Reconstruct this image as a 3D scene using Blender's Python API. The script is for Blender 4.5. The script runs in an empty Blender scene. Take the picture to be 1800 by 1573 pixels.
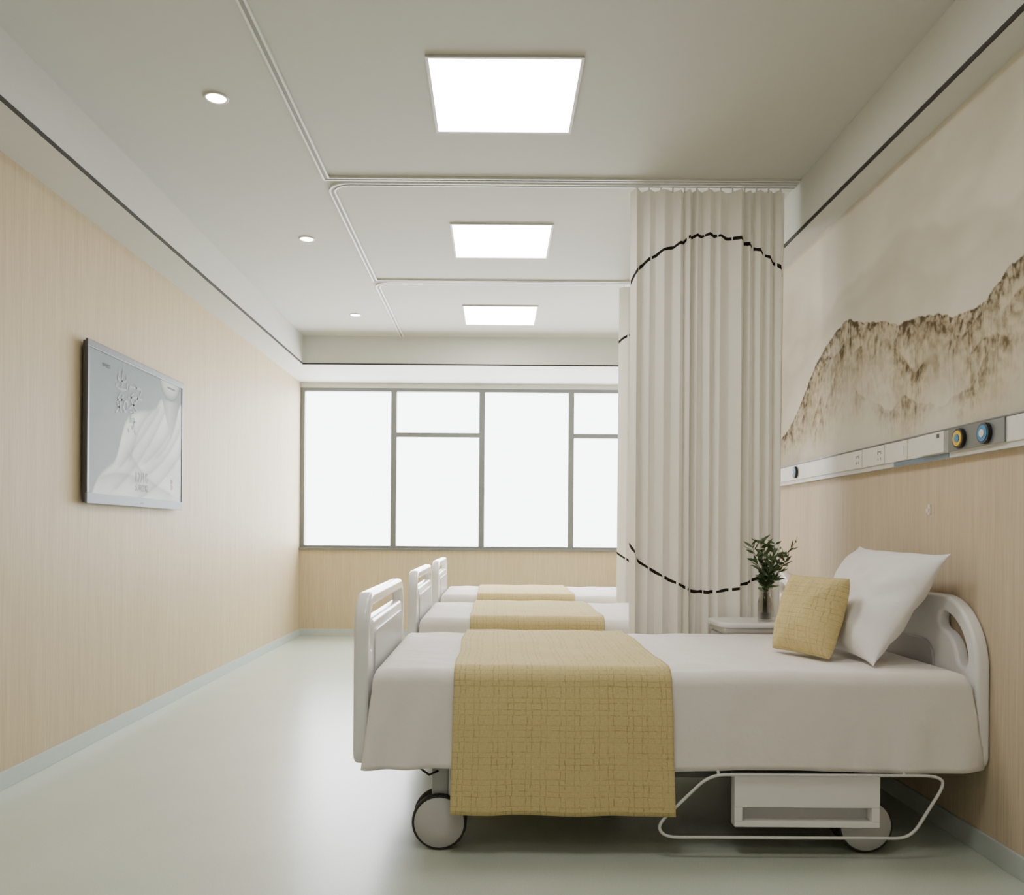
import bpy, bmesh, math, random
from mathutils import Vector, Matrix, noise
random.seed(7)
SC = bpy.context.scene
C = SC.collection
PI = math.pi

# ------------------------------------------------------------------ basics
def lin(c):
    return tuple(((v/255.0)/12.92 if v/255.0 <= 0.04045 else ((v/255.0+0.055)/1.055)**2.4) for v in c)

class NT:
    def __init__(s, name):
        s.m = bpy.data.materials.new(name); s.m.use_nodes = True
        s.t = s.m.node_tree; s.n = s.t.nodes; s.l = s.t.links
        s.b = s.n['Principled BSDF']; s.out = s.n['Material Output']
    def node(s, typ, **kw):
        n = s.n.new(typ)
        for k, v in kw.items(): setattr(n, k, v)
        return n
    def put(s, sock, v):
        if isinstance(v, bpy.types.NodeSocket): s.l.new(v, sock)
        else: sock.default_value = v
    def M(s, op, a, b=None, c=None):
        n = s.node('ShaderNodeMath', operation=op)
        s.put(n.inputs[0], a)
        if b is not None: s.put(n.inputs[1], b)
        if c is not None: s.put(n.inputs[2], c)
        return n.outputs[0]
    def mix(s, f, a, b):
        n = s.node('ShaderNodeMix', data_type='RGBA')
        s.put(n.inputs[0], f)
        s.put(n.inputs[6], a if isinstance(a, bpy.types.NodeSocket) else (*a, 1))
        s.put(n.inputs[7], b if isinstance(b, bpy.types.NodeSocket) else (*b, 1))
        return n.outputs[2]
    def coord(s, kind='Object', scale=(1, 1, 1)):
        t = s.node('ShaderNodeTexCoord'); mp = s.node('ShaderNodeMapping')
        mp.inputs['Scale'].default_value = scale
        s.l.new(t.outputs[kind], mp.inputs['Vector']); return mp.outputs[0]
    def noise(s, vec, scale, detail=3, rough=0.5):
        n = s.node('ShaderNodeTexNoise'); s.l.new(vec, n.inputs['Vector'])
        n.inputs['Scale'].default_value = scale; n.inputs['Detail'].default_value = detail
        n.inputs['Roughness'].default_value = rough
        return n.outputs['Fac']
    def bump(s, h, strength=0.2, dist=0.01):
        n = s.node('ShaderNodeBump'); n.inputs['Strength'].default_value = strength
        n.inputs['Distance'].default_value = dist
        s.l.new(h, n.inputs['Height']); s.l.new(n.outputs[0], s.b.inputs['Normal'])
    def ramp(s, f, lo, hi):
        n = s.node('ShaderNodeMapRange'); s.put(n.inputs[0], f)
        n.inputs[1].default_value = lo; n.inputs[2].default_value = hi
        return n.outputs[0]

def plain(name, rgb, rough=0.5, metal=0.0, var=0.04, scale=30, spec=0.5):
    k = NT(name); c = lin(rgb)
    f = k.noise(k.coord(), scale, 2)
    d = tuple(max(0, v*(1-var)) for v in c); e = tuple(min(1, v*(1+var)) for v in c)
    k.put(k.b.inputs['Base Color'], k.mix(f, d, e))
    k.b.inputs['Roughness'].default_value = rough; k.b.inputs['Metallic'].default_value = metal
    k.b.inputs['Specular IOR Level'].default_value = spec
    return k.m

def emis(name, rgb, strength):
    k = NT(name); c = lin(rgb)
    k.put(k.b.inputs['Base Color'], (*c, 1)); k.put(k.b.inputs['Emission Color'], (*c, 1))
    k.b.inputs['Emission Strength'].default_value = strength
    return k.m

def wood(name, rough, spec, c0=(183, 164, 131), c1=(208, 191, 159)):
    k = NT(name)
    a = k.noise(k.coord('Object', (210, 210, 4.5)), 1.0, 5, 0.65)
    b = k.noise(k.coord('Object', (30, 30, 0.9)), 1.0, 3, 0.5)
    f = k.M('ADD', k.M('MULTIPLY', a, 0.74), k.M('MULTIPLY', b, 0.26))
    f = k.ramp(f, 0.33, 0.67)
    k.put(k.b.inputs['Base Color'], k.mix(f, lin(c0), lin(c1)))
    k.b.inputs['Roughness'].default_value = rough; k.b.inputs['Specular IOR Level'].default_value = spec
    k.bump(a, 0.05, 0.002)
    return k.m

def pattern_fabric(name, base, line):
    k = NT(name)
    t = k.node('ShaderNodeUVMap'); sp = k.node('ShaderNodeSeparateXYZ'); k.l.new(t.outputs[0], sp.inputs[0])
    P = 0.112
    wob = k.M('MULTIPLY', k.M('SUBTRACT', k.noise(t.outputs[0], 30, 2, 0.5), 0.5), 0.05)
    wob2 = k.M('MULTIPLY', k.M('SUBTRACT', k.noise(t.outputs[0], 36, 2, 0.5), 0.5), 0.05)
    def ring(ox, oy, size, w, sx=1.0):
        u = k.M('FRACT', k.M('ADD', k.M('ADD', k.M('DIVIDE', sp.outputs[0], P), ox), wob))
        v = k.M('FRACT', k.M('ADD', k.M('ADD', k.M('DIVIDE', sp.outputs[1], P*0.8), oy), wob2))
        u = k.M('ABSOLUTE', k.M('SUBTRACT', u, 0.5)); v = k.M('ABSOLUTE', k.M('SUBTRACT', v, 0.5))
        m = k.M('MAXIMUM', k.M('MULTIPLY', u, sx), v)
        return k.M('LESS_THAN', k.M('ABSOLUTE', k.M('SUBTRACT', m, size)), w)
    r = k.M('MAXIMUM', ring(0.0, 0.0, 0.37, 0.014), ring(0.5, 0.5, 0.31, 0.014))
    r = k.M('MAXIMUM', r, ring(0.0, 0.0, 0.18, 0.014, 0.8))
    r = k.M('MAXIMUM', r, ring(0.5, 0.5, 0.12, 0.014, 0.8))
    n1 = k.noise(t.outputs[0], 70, 3, 0.7); n2 = k.noise(t.outputs[0], 420, 2, 0.5)
    n3 = k.noise(t.outputs[0], 9, 2, 0.5)
    mask = k.M('MULTIPLY', k.ramp(n1, 0.34, 0.60), k.ramp(n3, 0.25, 0.55))
    f = k.M('MULTIPLY', k.M('MULTIPLY', r, mask), 0.50)
    mp2 = k.node('ShaderNodeMapping'); k.l.new(t.outputs[0], mp2.inputs[0]); mp2.inputs['Scale'].default_value = (60, 420, 1)
    mp3 = k.node('ShaderNodeMapping'); k.l.new(t.outputs[0], mp3.inputs[0]); mp3.inputs['Scale'].default_value = (420, 60, 1)
    wv = k.M('ADD', k.M('MULTIPLY', k.noise(mp2.outputs[0], 1.0, 2), 0.5), k.M('MULTIPLY', k.noise(mp3.outputs[0], 1.0, 2), 0.5))
    b = lin(base)
    wf = k.ramp(k.M('ADD', k.M('MULTIPLY', n2, 0.35), k.M('MULTIPLY', wv, 0.65)), 0.35, 0.65)
    bb = k.mix(wf, tuple(v*0.80 for v in b), tuple(min(1, v*1.14) for v in b))
    k.put(k.b.inputs['Base Color'], k.mix(f, bb, lin(line)))
    k.b.inputs['Roughness'].default_value = 0.9
    k.b.inputs['Specular IOR Level'].default_value = 0.1
    k.bump(n2, 0.06, 0.001)
    return k.m

def cloth(name, rgb, rough=0.85, wr=0.0):
    k = NT(name); c = lin(rgb)
    f = k.noise(k.coord(), 320, 2)
    k.put(k.b.inputs['Base Color'], k.mix(f, tuple(v*0.95 for v in c), tuple(min(1, v*1.04) for v in c)))
    k.b.inputs['Roughness'].default_value = rough; k.b.inputs['Specular IOR Level'].default_value = 0.15
    k.b.inputs['Sheen Weight'].default_value = 0.15
    g = k.noise(k.coord('Object', (1.0, 1.6, 1.0)), 7, 3, 0.5)
    h = k.M('ADD', k.M('MULTIPLY', f, 0.02), g)
    k.bump(h, wr if wr else 0.12, 0.03 if wr else 0.001)
    return k.m

def curtain_mat(name):
    k = NT(name)
    t = k.node('ShaderNodeUVMap'); sp = k.node('ShaderNodeSeparateXYZ'); k.l.new(t.outputs[0], sp.inputs[0])
    x = sp.outputs[0]; z = k.M('SUBTRACT', sp.outputs[1], 1.714)
    d = k.M('SQRT', k.M('ADD', k.M('MULTIPLY', x, x), k.M('MULTIPLY', z, z)))
    dd = k.M('ABSOLUTE', k.M('SUBTRACT', d, 0.93))
    nw = k.noise(t.outputs[0], 20, 1, 0.5)
    f = k.M('LESS_THAN', dd, k.M('ADD', 0.0080, k.M('MULTIPLY', k.M('SUBTRACT', nw, 0.5), 0.009)))
    gap = k.M('GREATER_THAN', k.M('ADD', k.M('SINE', k.M('MULTIPLY', x, 2*PI/0.088)), k.M('MULTIPLY', k.noise(t.outputs[0], 6, 1), 0.7)), -0.56)
    f = k.M('MULTIPLY', f, gap)
    c = lin((240, 236, 226)); fn = k.noise(k.coord(), 260, 2)
    base = k.mix(fn, tuple(v*0.96 for v in c), tuple(min(1, v*1.02) for v in c))
    col = k.mix(f, base, lin((34, 30, 26)))
    k.put(k.b.inputs['Base Color'], col)
    k.b.inputs['Roughness'].default_value = 0.85; k.b.inputs['Specular IOR Level'].default_value = 0.15
    tl = k.node('ShaderNodeBsdfTranslucent'); k.l.new(col, tl.inputs[0])
    mx = k.node('ShaderNodeMixShader'); mx.inputs[0].default_value = 0.06
    k.l.new(k.b.outputs[0], mx.inputs[1]); k.l.new(tl.outputs[0], mx.inputs[2]); k.l.new(mx.outputs[0], k.out.inputs[0])
    return k.m

def attr_mat(name, rough=0.8, emit=0.0, spec=0.5):
    k = NT(name); a = k.node('ShaderNodeAttribute', attribute_name='paint')
    k.l.new(a.outputs['Color'], k.b.inputs['Base Color'])
    if emit:
        k.l.new(a.outputs['Color'], k.b.inputs['Emission Color']); k.b.inputs['Emission Strength'].default_value = emit
    else:
        n = k.noise(k.coord(), 150, 3)
        k.bump(n, 0.1, 0.001)
    k.b.inputs['Roughness'].default_value = rough; k.b.inputs['Specular IOR Level'].default_value = spec
    return k.m

def glass(name, rgb, rough=0.02, fac=0.12):
    k = NT(name)
    tr = k.node('ShaderNodeBsdfTransparent'); tr.inputs[0].default_value = (*rgb, 1)
    gl = k.node('ShaderNodeBsdfGlossy'); gl.inputs['Roughness'].default_value = rough
    lw = k.node('ShaderNodeLayerWeight'); lw.inputs[0].default_value = fac
    mx = k.node('ShaderNodeMixShader'); k.l.new(lw.outputs['Facing'], mx.inputs[0])
    k.l.new(tr.outputs[0], mx.inputs[1]); k.l.new(gl.outputs[0], mx.inputs[2]); k.l.new(mx.outputs[0], k.out.inputs[0])
    return k.m

m_wood = wood('wood_veneer', 0.56, 0.28)
m_wood2 = wood('wood_veneer_matte', 0.65, 0.2, (188, 170, 144), (212, 196, 170))
m_ceil = plain('ceiling_paint', (198, 199, 193), 0.8, 0, 0.02, 12)
m_cove = plain('cove_paint', (206, 207, 201), 0.75, 0, 0.02, 12)
m_line = plain('shadow_gap_paint', (42, 38, 34), 0.7)
m_plast = plain('white_plastic', (236, 234, 232), 0.22, 0, 0.01)
m_plast2 = plain('grey_plastic', (186, 184, 184), 0.35, 0, 0.02)
m_disc = plain('wheel_disc_grey', (190, 187, 184), 0.4, 0, 0.02)
m_metal = plain('bed_frame_steel', (104, 102, 102), 0.4, 0.5, 0.03)
m_rail = plain('rail_white_steel', (212, 210, 206), 0.35)
m_tyre = plain('black_rubber', (38, 36, 36), 0.6)
m_track = plain('track_aluminium', (220, 220, 217), 0.45, 0.0)
m_slot = plain('track_groove', (150, 149, 144), 0.7)
m_sheet = cloth('bed_linen', (235, 229, 223), 0.85, 0.30)
m_pillow = cloth('pillow_linen', (240, 237, 235), 0.85, 0.35)
m_yel = pattern_fabric('yellow_woven_fabric', (210, 191, 138), (126, 104, 60))
m_curt = curtain_mat('privacy_curtain_cloth')
m_base = plain('baseboard_vinyl', (186, 194, 190), 0.4)
m_alu = plain('window_aluminium', (116, 119, 117), 0.45, 0.3)
m_pane = glass('window_glass', (1, 1, 1))
m_panel = emis('light_panel_diffuser', (255, 253, 248), 18)
m_spot = emis('downlight_lens', (255, 252, 246), 18)
m_frame = plain('lamp_frame', (205, 202, 197), 0.5)
m_mural = attr_mat('ink_landscape_mural', 0.85, 0, 0.1)
m_screen = attr_mat('screen_image', 0.6, 0.14, 0.1)
m_tvcase = plain('tv_casing', (84, 84, 86), 0.4, 0.3)
m_tvbez = plain('tv_bezel', (92, 95, 99), 0.4, 0.3, spec=0.3)
m_tvsil = plain('tv_silver_bezel', (112, 119, 126), 0.5, 0.2, spec=0.25)
m_ink = plain('screen_ink', (84, 93, 100), 0.5)
m_red = plain('seal_red', (158, 70, 60), 0.5)
m_strip = plain('service_white', (224, 221, 214), 0.5)
m_strip2 = plain('service_grey', (116, 118, 118), 0.4)
m_bluegrey = plain('service_bluegrey', (110, 128, 146), 0.4)
m_blk = plain('outlet_black', (24, 24, 26), 0.35)
m_ylw = plain('outlet_yellow', (222, 180, 40), 0.4)
m_blu = plain('outlet_blue', (34, 122, 180), 0.4)
m_hole = plain('socket_hole', (90, 88, 84), 0.6)
m_vase = glass('smoky_glass', (0.76, 0.76, 0.74), 0.03, 0.35)
m_water = plain('dark_vase_base', (100, 97, 92), 0.2)
m_leaf = plain('leaf_green', (62, 84, 46), 0.45, 0, 0.35, 60)
m_stem = plain('stem_brown', (78, 78, 48), 0.6)

def floor_mat():
    k = NT('vinyl_floor')
    a = k.noise(k.coord(), 220, 2, 0.6); b = k.noise(k.coord(), 3, 3)
    f = k.M('ADD', k.M('MULTIPLY', a, 0.75), k.M('MULTIPLY', b, 0.25))
    k.put(k.b.inputs['Base Color'], k.mix(k.ramp(f, 0.3, 0.7), lin((177, 186, 171)), lin((199, 206, 193))))
    k.b.inputs['Roughness'].default_value = 0.28
    k.bump(a, 0.03, 0.001)
    return k.m
m_floor = floor_mat()

def wallpaper_mat():
    k = NT('cream_wallpaper'); a = k.noise(k.coord(), 3, 3)
    k.put(k.b.inputs['Base Color'], k.mix(a, lin((210, 203, 187)), lin((218, 212, 197))))
    k.b.inputs['Roughness'].default_value = 0.85; k.b.inputs['Specular IOR Level'].default_value = 0.1
    return k.m
m_paper = wallpaper_mat()

# ------------------------------------------------------------------ mesh helpers
def link(name, me, mat, parent=None, smooth=False, loc=None):
    o = bpy.data.objects.new(name, me); C.objects.link(o)
    if mat is not None:
        me.materials.clear(); me.materials.append(mat)
    if smooth:
        for p in me.polygons: p.use_smooth = True
    if parent: o.parent = parent
    if loc is not None: o.location = loc
    return o

def obj(name, bm, mat, parent=None, smooth=False, loc=None):
    me = bpy.data.meshes.new(name); bmesh.ops.recalc_face_normals(bm, faces=bm.faces[:])
    bm.to_mesh(me); bm.free()
    return link(name, me, mat, parent, smooth, loc)

def tag(o, label, cat, group=None, kind=None):
    o['label'] = label; o['category'] = cat
    if group: o['group'] = group
    if kind: o['kind'] = kind
    return o

def struct(o): o['kind'] = 'structure'; return o

def empty(name, loc):
    o = bpy.data.objects.new(name, None); C.objects.link(o); o.location = loc; o.empty_display_size = 0.1
    return o

def box(bm, x0, x1, y0, y1, z0, z1):
    r = bmesh.ops.create_cube(bm, size=1)
    vs = r['verts']
    for v in vs:
        v.co = Vector(((x0+x1)/2+v.co.x*(x1-x0), (y0+y1)/2+v.co.y*(y1-y0), (z0+z1)/2+v.co.z*(z1-z0)))
    return vs

def boxes(lst, bev=0.0, seg=2):
    bm = bmesh.new()
    for b in lst: box(bm, *b)
    if bev: bmesh.ops.bevel(bm, geom=bm.edges[:], offset=bev, segments=seg, affect='EDGES', profile=0.7)
    return bm

def tube(bm, pts, r, n=10, closed=False, cap=True):
    pts = [Vector(p) for p in pts]; N = len(pts); rings = []
    ref = None
    for i, p in enumerate(pts):
        a = pts[(i-1) % N] if (closed or i > 0) else p
        b = pts[(i+1) % N] if (closed or i < N-1) else p
        t = (b-a).normalized()
        if ref is None:
            ref = t.orthogonal().normalized()
        ref = (ref - t*ref.dot(t)).normalized()
        bn = t.cross(ref)
        rr = r[i] if isinstance(r, (list, tuple)) else r
        rings.append([bm.verts.new(p+ref*rr*math.cos(2*PI*k/n)+bn*rr*math.sin(2*PI*k/n)) for k in range(n)])
    M_ = N if closed else N-1
    for i in range(M_):
        A, B = rings[i], rings[(i+1) % N]
        off = 0
        if closed and i == N-1:
            off = min(range(n), key=lambda q: (A[0].co-B[q].co).length)
        for k in range(n):
            bm.faces.new((A[k], A[(k+1) % n], B[(k+1+off) % n], B[(k+off) % n]))
    if cap and not closed:
        bm.faces.new(rings[0]); bm.faces.new(rings[-1][::-1])

def lathe(bm, prof, n=32, mtx=None):
    rings = []
    for r, z in prof:
        if r < 1e-6: rings.append([bm.verts.new((0, 0, z))])
        else: rings.append([bm.verts.new((r*math.cos(2*PI*k/n), r*math.sin(2*PI*k/n), z)) for k in range(n)])
    for A, B in zip(rings, rings[1:]):
        for k in range(n):
            k2 = (k+1) % n
            if len(A) == 1 and len(B) == 1: continue
            if len(A) == 1: bm.faces.new((A[0], B[k], B[k2]))
            elif len(B) == 1: bm.faces.new((A[k], A[k2], B[0]))
            else: bm.faces.new((A[k], A[k2], B[k2], B[k]))
    if mtx:
        for R in rings:
            for v in R: v.co = mtx @ v.co

def rrect(w0, w1, h0, h1, rt, rb, n=8):
    pts = []
    for cx, cy, r, a0 in ((w1-rb, h0+rb, rb, -90), (w1-rt, h1-rt, rt, 0), (w0+rt, h1-rt, rt, 90), (w0+rb, h0+rb, rb, 180)):
        for i in range(n+1):
            a = math.radians(a0+90*i/n); pts.append((cx+r*math.cos(a), cy+r*math.sin(a)))
    return pts

def slot_poly(cl, w):
    """closed outline of a round-ended slot of width w along a centre line"""
    cl = [Vector(p) for p in cl]; n = len(cl); L = []; R = []
    for i, p in enumerate(cl):
        t = (cl[min(n-1, i+1)]-cl[max(0, i-1)]).normalized(); nn = Vector((-t.y, t.x))
        L.append(p+nn*w/2); R.append(p-nn*w/2)
    t1 = (cl[-1]-cl[-2]).normalized(); n1 = Vector((-t1.y, t1.x)); t0 = (cl[0]-cl[1]).normalized(); n0 = Vector((-t0.y, t0.x))
    capE = [cl[-1]+(n1*math.cos(PI*i/6)+t1*math.sin(PI*i/6))*w/2 for i in range(1, 6)]
    capS = [cl[0]+(n0*math.cos(PI*i/6)+t0*math.sin(PI*i/6))*w/2 for i in range(1, 6)]
    return [(p.x, p.y) for p in L+capE+R[::-1]+capS]

def plate(outline, holes, thick, bev, mtx):
    cu = bpy.data.curves.new('plate_curve', 'CURVE'); cu.dimensions = '2D'; cu.fill_mode = 'BOTH'
    for pts in [outline]+holes:
        s = cu.splines.new('POLY'); s.points.add(len(pts)-1)
        for i, p in enumerate(pts): s.points[i].co = (p[0], p[1], 0, 1)
        s.use_cyclic_u = True
    cu.extrude = thick/2-bev; cu.bevel_depth = bev; cu.bevel_resolution = 3; cu.offset = -bev
    o = bpy.data.objects.new('plate_tmp', cu); C.objects.link(o)
    bpy.context.view_layer.update()
    dg = bpy.context.evaluated_depsgraph_get()
    me = bpy.data.meshes.new_from_object(o.evaluated_get(dg))
    bpy.data.objects.remove(o); me.transform(mtx)
    return me

def text_mesh(body, size, mtx, align='CENTER'):
    cu = bpy.data.curves.new('txt', 'FONT'); cu.body = body; cu.size = size; cu.align_x = align; cu.extrude = 0.0004
    o = bpy.data.objects.new('txt_tmp', cu); C.objects.link(o); bpy.context.view_layer.update()
    me = bpy.data.meshes.new_from_object(o.evaluated_get(bpy.context.evaluated_depsgraph_get()))
    bpy.data.objects.remove(o); me.transform(mtx); return me

def copy_tree(o, parent=None):
    c = o.copy(); C.objects.link(c)
    if parent: c.parent = parent
    for ch in [k for k in bpy.data.objects if k.parent == o and k.name in C.objects]:
        copy_tree(ch, c)
    return c

def grid_mesh(name, rows, uvs=None, flip=False):
    n = len(rows); m = len(rows[0]); verts = [p for r in rows for p in r]
    faces = []
    for i in range(n-1):
        for j in range(m-1):
            f = (i*m+j, i*m+j+1, (i+1)*m+j+1, (i+1)*m+j)
            faces.append(f[::-1] if flip else f)
    me = bpy.data.meshes.new(name); me.from_pydata(verts, [], faces)
    if uvs:
        fl = [u for r in uvs for u in r]; ul = me.uv_layers.new(name='UVMap')
        for lp in me.loops: ul.data[lp.index].uv = fl[lp.vertex_index]
    me.update(); return me

# ------------------------------------------------------------------ room dimensions
XL, XR, YB, YF = -2.05, 1.67, 8.78, -1.6
ZS, ZC = 2.64, 2.905          # soffit and recessed ceiling
CL, CR, CB = -1.81, 1.549, 7.82
EYE = 1.08

struct(obj('floor', boxes([(XL-0.1, XR+0.1, YF-0.1, YB+0.1, -0.08, 0)]), m_floor))
struct(obj('ceiling', boxes([(CL-0.02, CR+0.02, YF, CB+0.02, ZC, ZC+0.08)]), m_ceil))
struct(obj('wall_left', boxes([(XL-0.1, XL, YF, YB+0.1, 0, ZC)]), m_wood))
struct(obj('wall_right', boxes([(XR, XR+0.1, YF, YB+0.1, 0, 1.40)]), m_wood2))
struct(obj('wall_right_upper', boxes([(XR, XR+0.1, YF, YB+0.1, 1.40, ZC)]), m_paper))
struct(obj('wall_front', boxes([(XL-0.1, XR+0.1, YF-0.1, YF, 0, ZC)]), m_cove))
struct(obj('wall_back', boxes([(XL, XR, YB, YB+0.12, 0, 0.90)]), m_wood))
struct(obj('trim_1', boxes([(XL, CL, YF, YB, ZS, ZC+0.08)]), m_cove))
struct(obj('trim_2', boxes([(CR, XR, YF, YB, ZS, ZC+0.08)]), m_cove))
struct(obj('trim_3', boxes([(CL, CR, CB, YB, ZS, ZC+0.08), (XL, XR, YB, YB+0.12, 2.59, ZC)]), m_cove))
struct(obj('trim_4', boxes([(CL-0.001, CL+0.004, YF, CB, ZS-0.002, ZS+0.016)]), m_line))  # dark-coloured strips stand in for the shadow gap below the cove faces
struct(obj('trim_5', boxes([(CR-0.004, CR+0.001, YF, CB, ZS-0.002, ZS+0.016)]), m_line))
struct(obj('trim_6', boxes([(CL, CR, CB-0.004, CB+0.001, ZS-0.002, ZS+0.012)]), m_line))
struct(obj('baseboard_left', boxes([(XL, XL+0.012, YF, YB, 0, 0.075)], 0.003), m_base))
struct(obj('baseboard_right', boxes([(XR-0.012, XR, YF, YB, 0, 0.075)], 0.003), m_base))
struct(obj('baseboard_back', boxes([(XL+0.012, XR-0.012, YB-0.012, YB, 0, 0.075)], 0.003), m_base))

# window
w = struct(empty('window_1', (-0.19, YB, 0.915)))
def wl(b): return (b[0]+0.19, b[1]+0.19, b[2]-YB, b[3]-YB, b[4]-0.915, b[5]-0.915)
mull = [-1.075, -0.155, 0.777]
y0, y1 = YB+0.005, YB+0.075
fr = [(XL, -2.005, y0, y1, 0.92, 2.59), (1.63, XR, y0, y1, 0.92, 2.59), (-2.005, 1.63, y0, y1, 2.555, 2.59), (-2.005, 1.63, y0, y1, 0.92, 0.945)]
for x in mull: fr.append((x-0.029, x+0.029, y0, y1, 0.945, 2.555))
fr += [(-1.046, -0.184, y0, y1, 2.082, 2.128), (0.806, 1.63, y0, y1, 2.082, 2.128)]
obj('window_frame', boxes([wl(b) for b in fr]), m_alu, w)
obj('window_sill', boxes([wl((XL, XR, YB-0.03, YB+0.12, 0.90, 0.92))], 0.003), m_alu, w)
for (a, b, c, d) in ((-2.005, -1.104, .945, 2.555), (-1.046, -.184, .945, 2.082), (-1.046, -.184, 2.128, 2.555), (-.126, .748, .945, 2.555), (.806, 1.63, .945, 2.082), (.806, 1.63, 2.128, 2.555)):
    obj('window_pane', boxes([wl((a, b, YB+0.035, YB+0.041, c, d))]), m_pane, w)

# ------------------------------------------------------------------ mural: soft overlapping ink ridges
ridge = [(1.5, 1.8), (2.0, 1.86), (2.3, 2.03), (2.62, 1.985), (2.70, 1.97), (2.783, 1.945), (2.84, 1.90), (2.93, 1.875), (3.08, 1.885), (3.177, 1.925), (3.30, 1.94), (3.395, 1.965), (3.50, 1.95), (3.592, 1.985), (3.70, 2.03), (3.82, 2.04), (3.936, 2.10), (4.02, 2.11), (4.133, 2.09), (4.20, 2.06), (4.276, 2.05), (4.37, 1.99), (4.469, 1.93), (4.60, 1.82), (4.77, 1.70), (5.1, 1.58)]
def interp(tab, x):
    if x <= tab[0][0]: return tab[0][1]
    for (a, p), (b, q) in zip(tab, tab[1:]):
        if x <= b:
            t = (x-a)/(b-a); return p+(q-p)*t
    return tab[-1][1]
def smooth_i(tab, x, w_=0.03): return sum(interp(tab, x+o*w_) for o in (-2, -1, 0, 1, 2))/5
def fbm(x, y, z=0.0, o=5):
    return noise.fractal(Vector((x, y, z)), 0.9, 2.1, o)
def mixc(a, b, t):
    t = max(0, min(1, t)); return tuple(a[i]+(b[i]-a[i])*t for i in range(3))
def sm(a, b, x):
    t = max(0, min(1, (x-a)/(b-a))); return t*t*(3-2*t)
paper = lin((218, 212, 197)); haze = lin((180, 172, 154)); ink = lin((68, 58, 43)); ink2 = lin((120, 104, 80)); wash = lin((166, 150, 122)); lightr = lin((206, 194, 168))
ny, nz = 760, 256; Ya, Yb2 = 1.6, 5.0; Za, Zb = 1.478, ZS
layers = [(0.0, 0.0, 0.0, 1.0), (0.055, 0.10, 3.7, 0.9), (0.13, -0.12, 8.2, 0.95), (0.20, 0.22, 12.9, 0.85), (0.29, -0.05, 17.3, 0.7)]
crests = []
for i in range(ny+1):
    Y = Ya+(Yb2-Ya)*i/ny; L = []
    for off, sh, sd, st in layers:
        def cz(y):
            h = smooth_i(ridge, y+sh)-off+0.012*fbm(y*6, sd, 0, 2)
            if off: h += 0.17*noise.noise(Vector((y*2.3, sd, 0)))+0.06*noise.noise(Vector((y*6.1, sd, 4)))
            return h
        h = cz(Y)+0.007*abs(math.sin(Y*36+sd+3*noise.noise(Vector((Y*5, sd, 0)))))+0.004*noise.noise(Vector((Y*80, sd, 1)))
        L.append((h, (cz(Y+0.03)-cz(Y-0.03))/0.06, st, sd))
    crests.append(L)
def mural_col(i, Y, z):
    c = mixc(paper, haze, 0.80*max(0, fbm(Y*1.1, z*1.7, 3, 4)+0.12))
    for amp, base, sd in ((0.42, 2.34, 5), (0.34, 2.20, 11)):
        r2 = base+0.10*fbm(Y*1.9+sd, 0.3, 1, 3)-0.16*abs(Y-3.5)
        if z < r2+0.03: c = mixc(c, haze, amp*sm(r2+0.03, r2-0.03, z)*math.exp(-max(0, r2-z)/0.12))
    H0 = crests[i][0][0]
    if z > H0: return c
    wp = fbm(Y*3, z*3, 2, 3); tex = fbm(Y*30, z*30, 5, 4); dots = sm(0.0, 0.45, fbm(Y*44, z*44, 4, 3)+0.12)
    blot = fbm(Y*9, z*9, 6, 3)
    low = sm(1.46, 1.66, z+0.10*wp)
    for q, (h, sl, st, sd) in enumerate(crests[i]):
        h = min(h, H0-0.0 if q == 0 else H0-0.02)
        d = h-z
        if d <= 0: continue
        vis = 1.0 if q == 0 else sm(-0.22, 0.20, fbm(Y*2.7+sd, sd, 2, 2)+0.5*wp)
        body = sm(0, 0.006 if q == 0 else 0.012, d)*low*st
        streak = noise.fractal(Vector((Y*15+sl*z*7+wp*3+sd, z*7+wp*3, sd)), 0.9, 2.1, 4)
        fade = math.exp(-(d/(0.16 if q else 0.22))**1.4)
        c = mixc(c, mixc(wash, lightr, 0.35+0.8*wp+0.5*sm(0.02, 0.12, d)), (0.80 if q == 0 else 0.60*vis)*body*math.exp(-(d/0.34)**2))
        dark = 0.28*math.exp(-(d/0.012)**2)+fade*(0.30+0.70*streak+0.42*dots*math.exp(-(d/0.07)**1.5)+0.45*tex+0.45*blot)
        dark = max(0, min(1, dark*vis))*body
        c = mixc(c, ink2, dark*1.15)
        c = mixc(c, ink, max(0, dark-0.40)*1.3)
    return c
rows = []; cols = []
for j in range(nz+1):
    z = Za+(Zb-Za)*j/nz
    rr = []
    for i in range(ny+1):
        Y = Ya+(Yb2-Ya)*i/ny
        rr.append((0, Y-3.3, z-Za)); cols.append((*mural_col(i, Y, z), 1))
    rows.append(rr)
me = grid_mesh('mural', rows)
at = me.color_attributes.new('paint', 'FLOAT_COLOR', 'POINT')
for i, c in enumerate(cols): at.data[i].color = c
mu = link('wall_mural', me, m_mural, loc=(XR-0.003, 3.3, Za))
tag(mu, 'brown ink mountain landscape mural on the cream wall above the bed head', 'mural')

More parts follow.
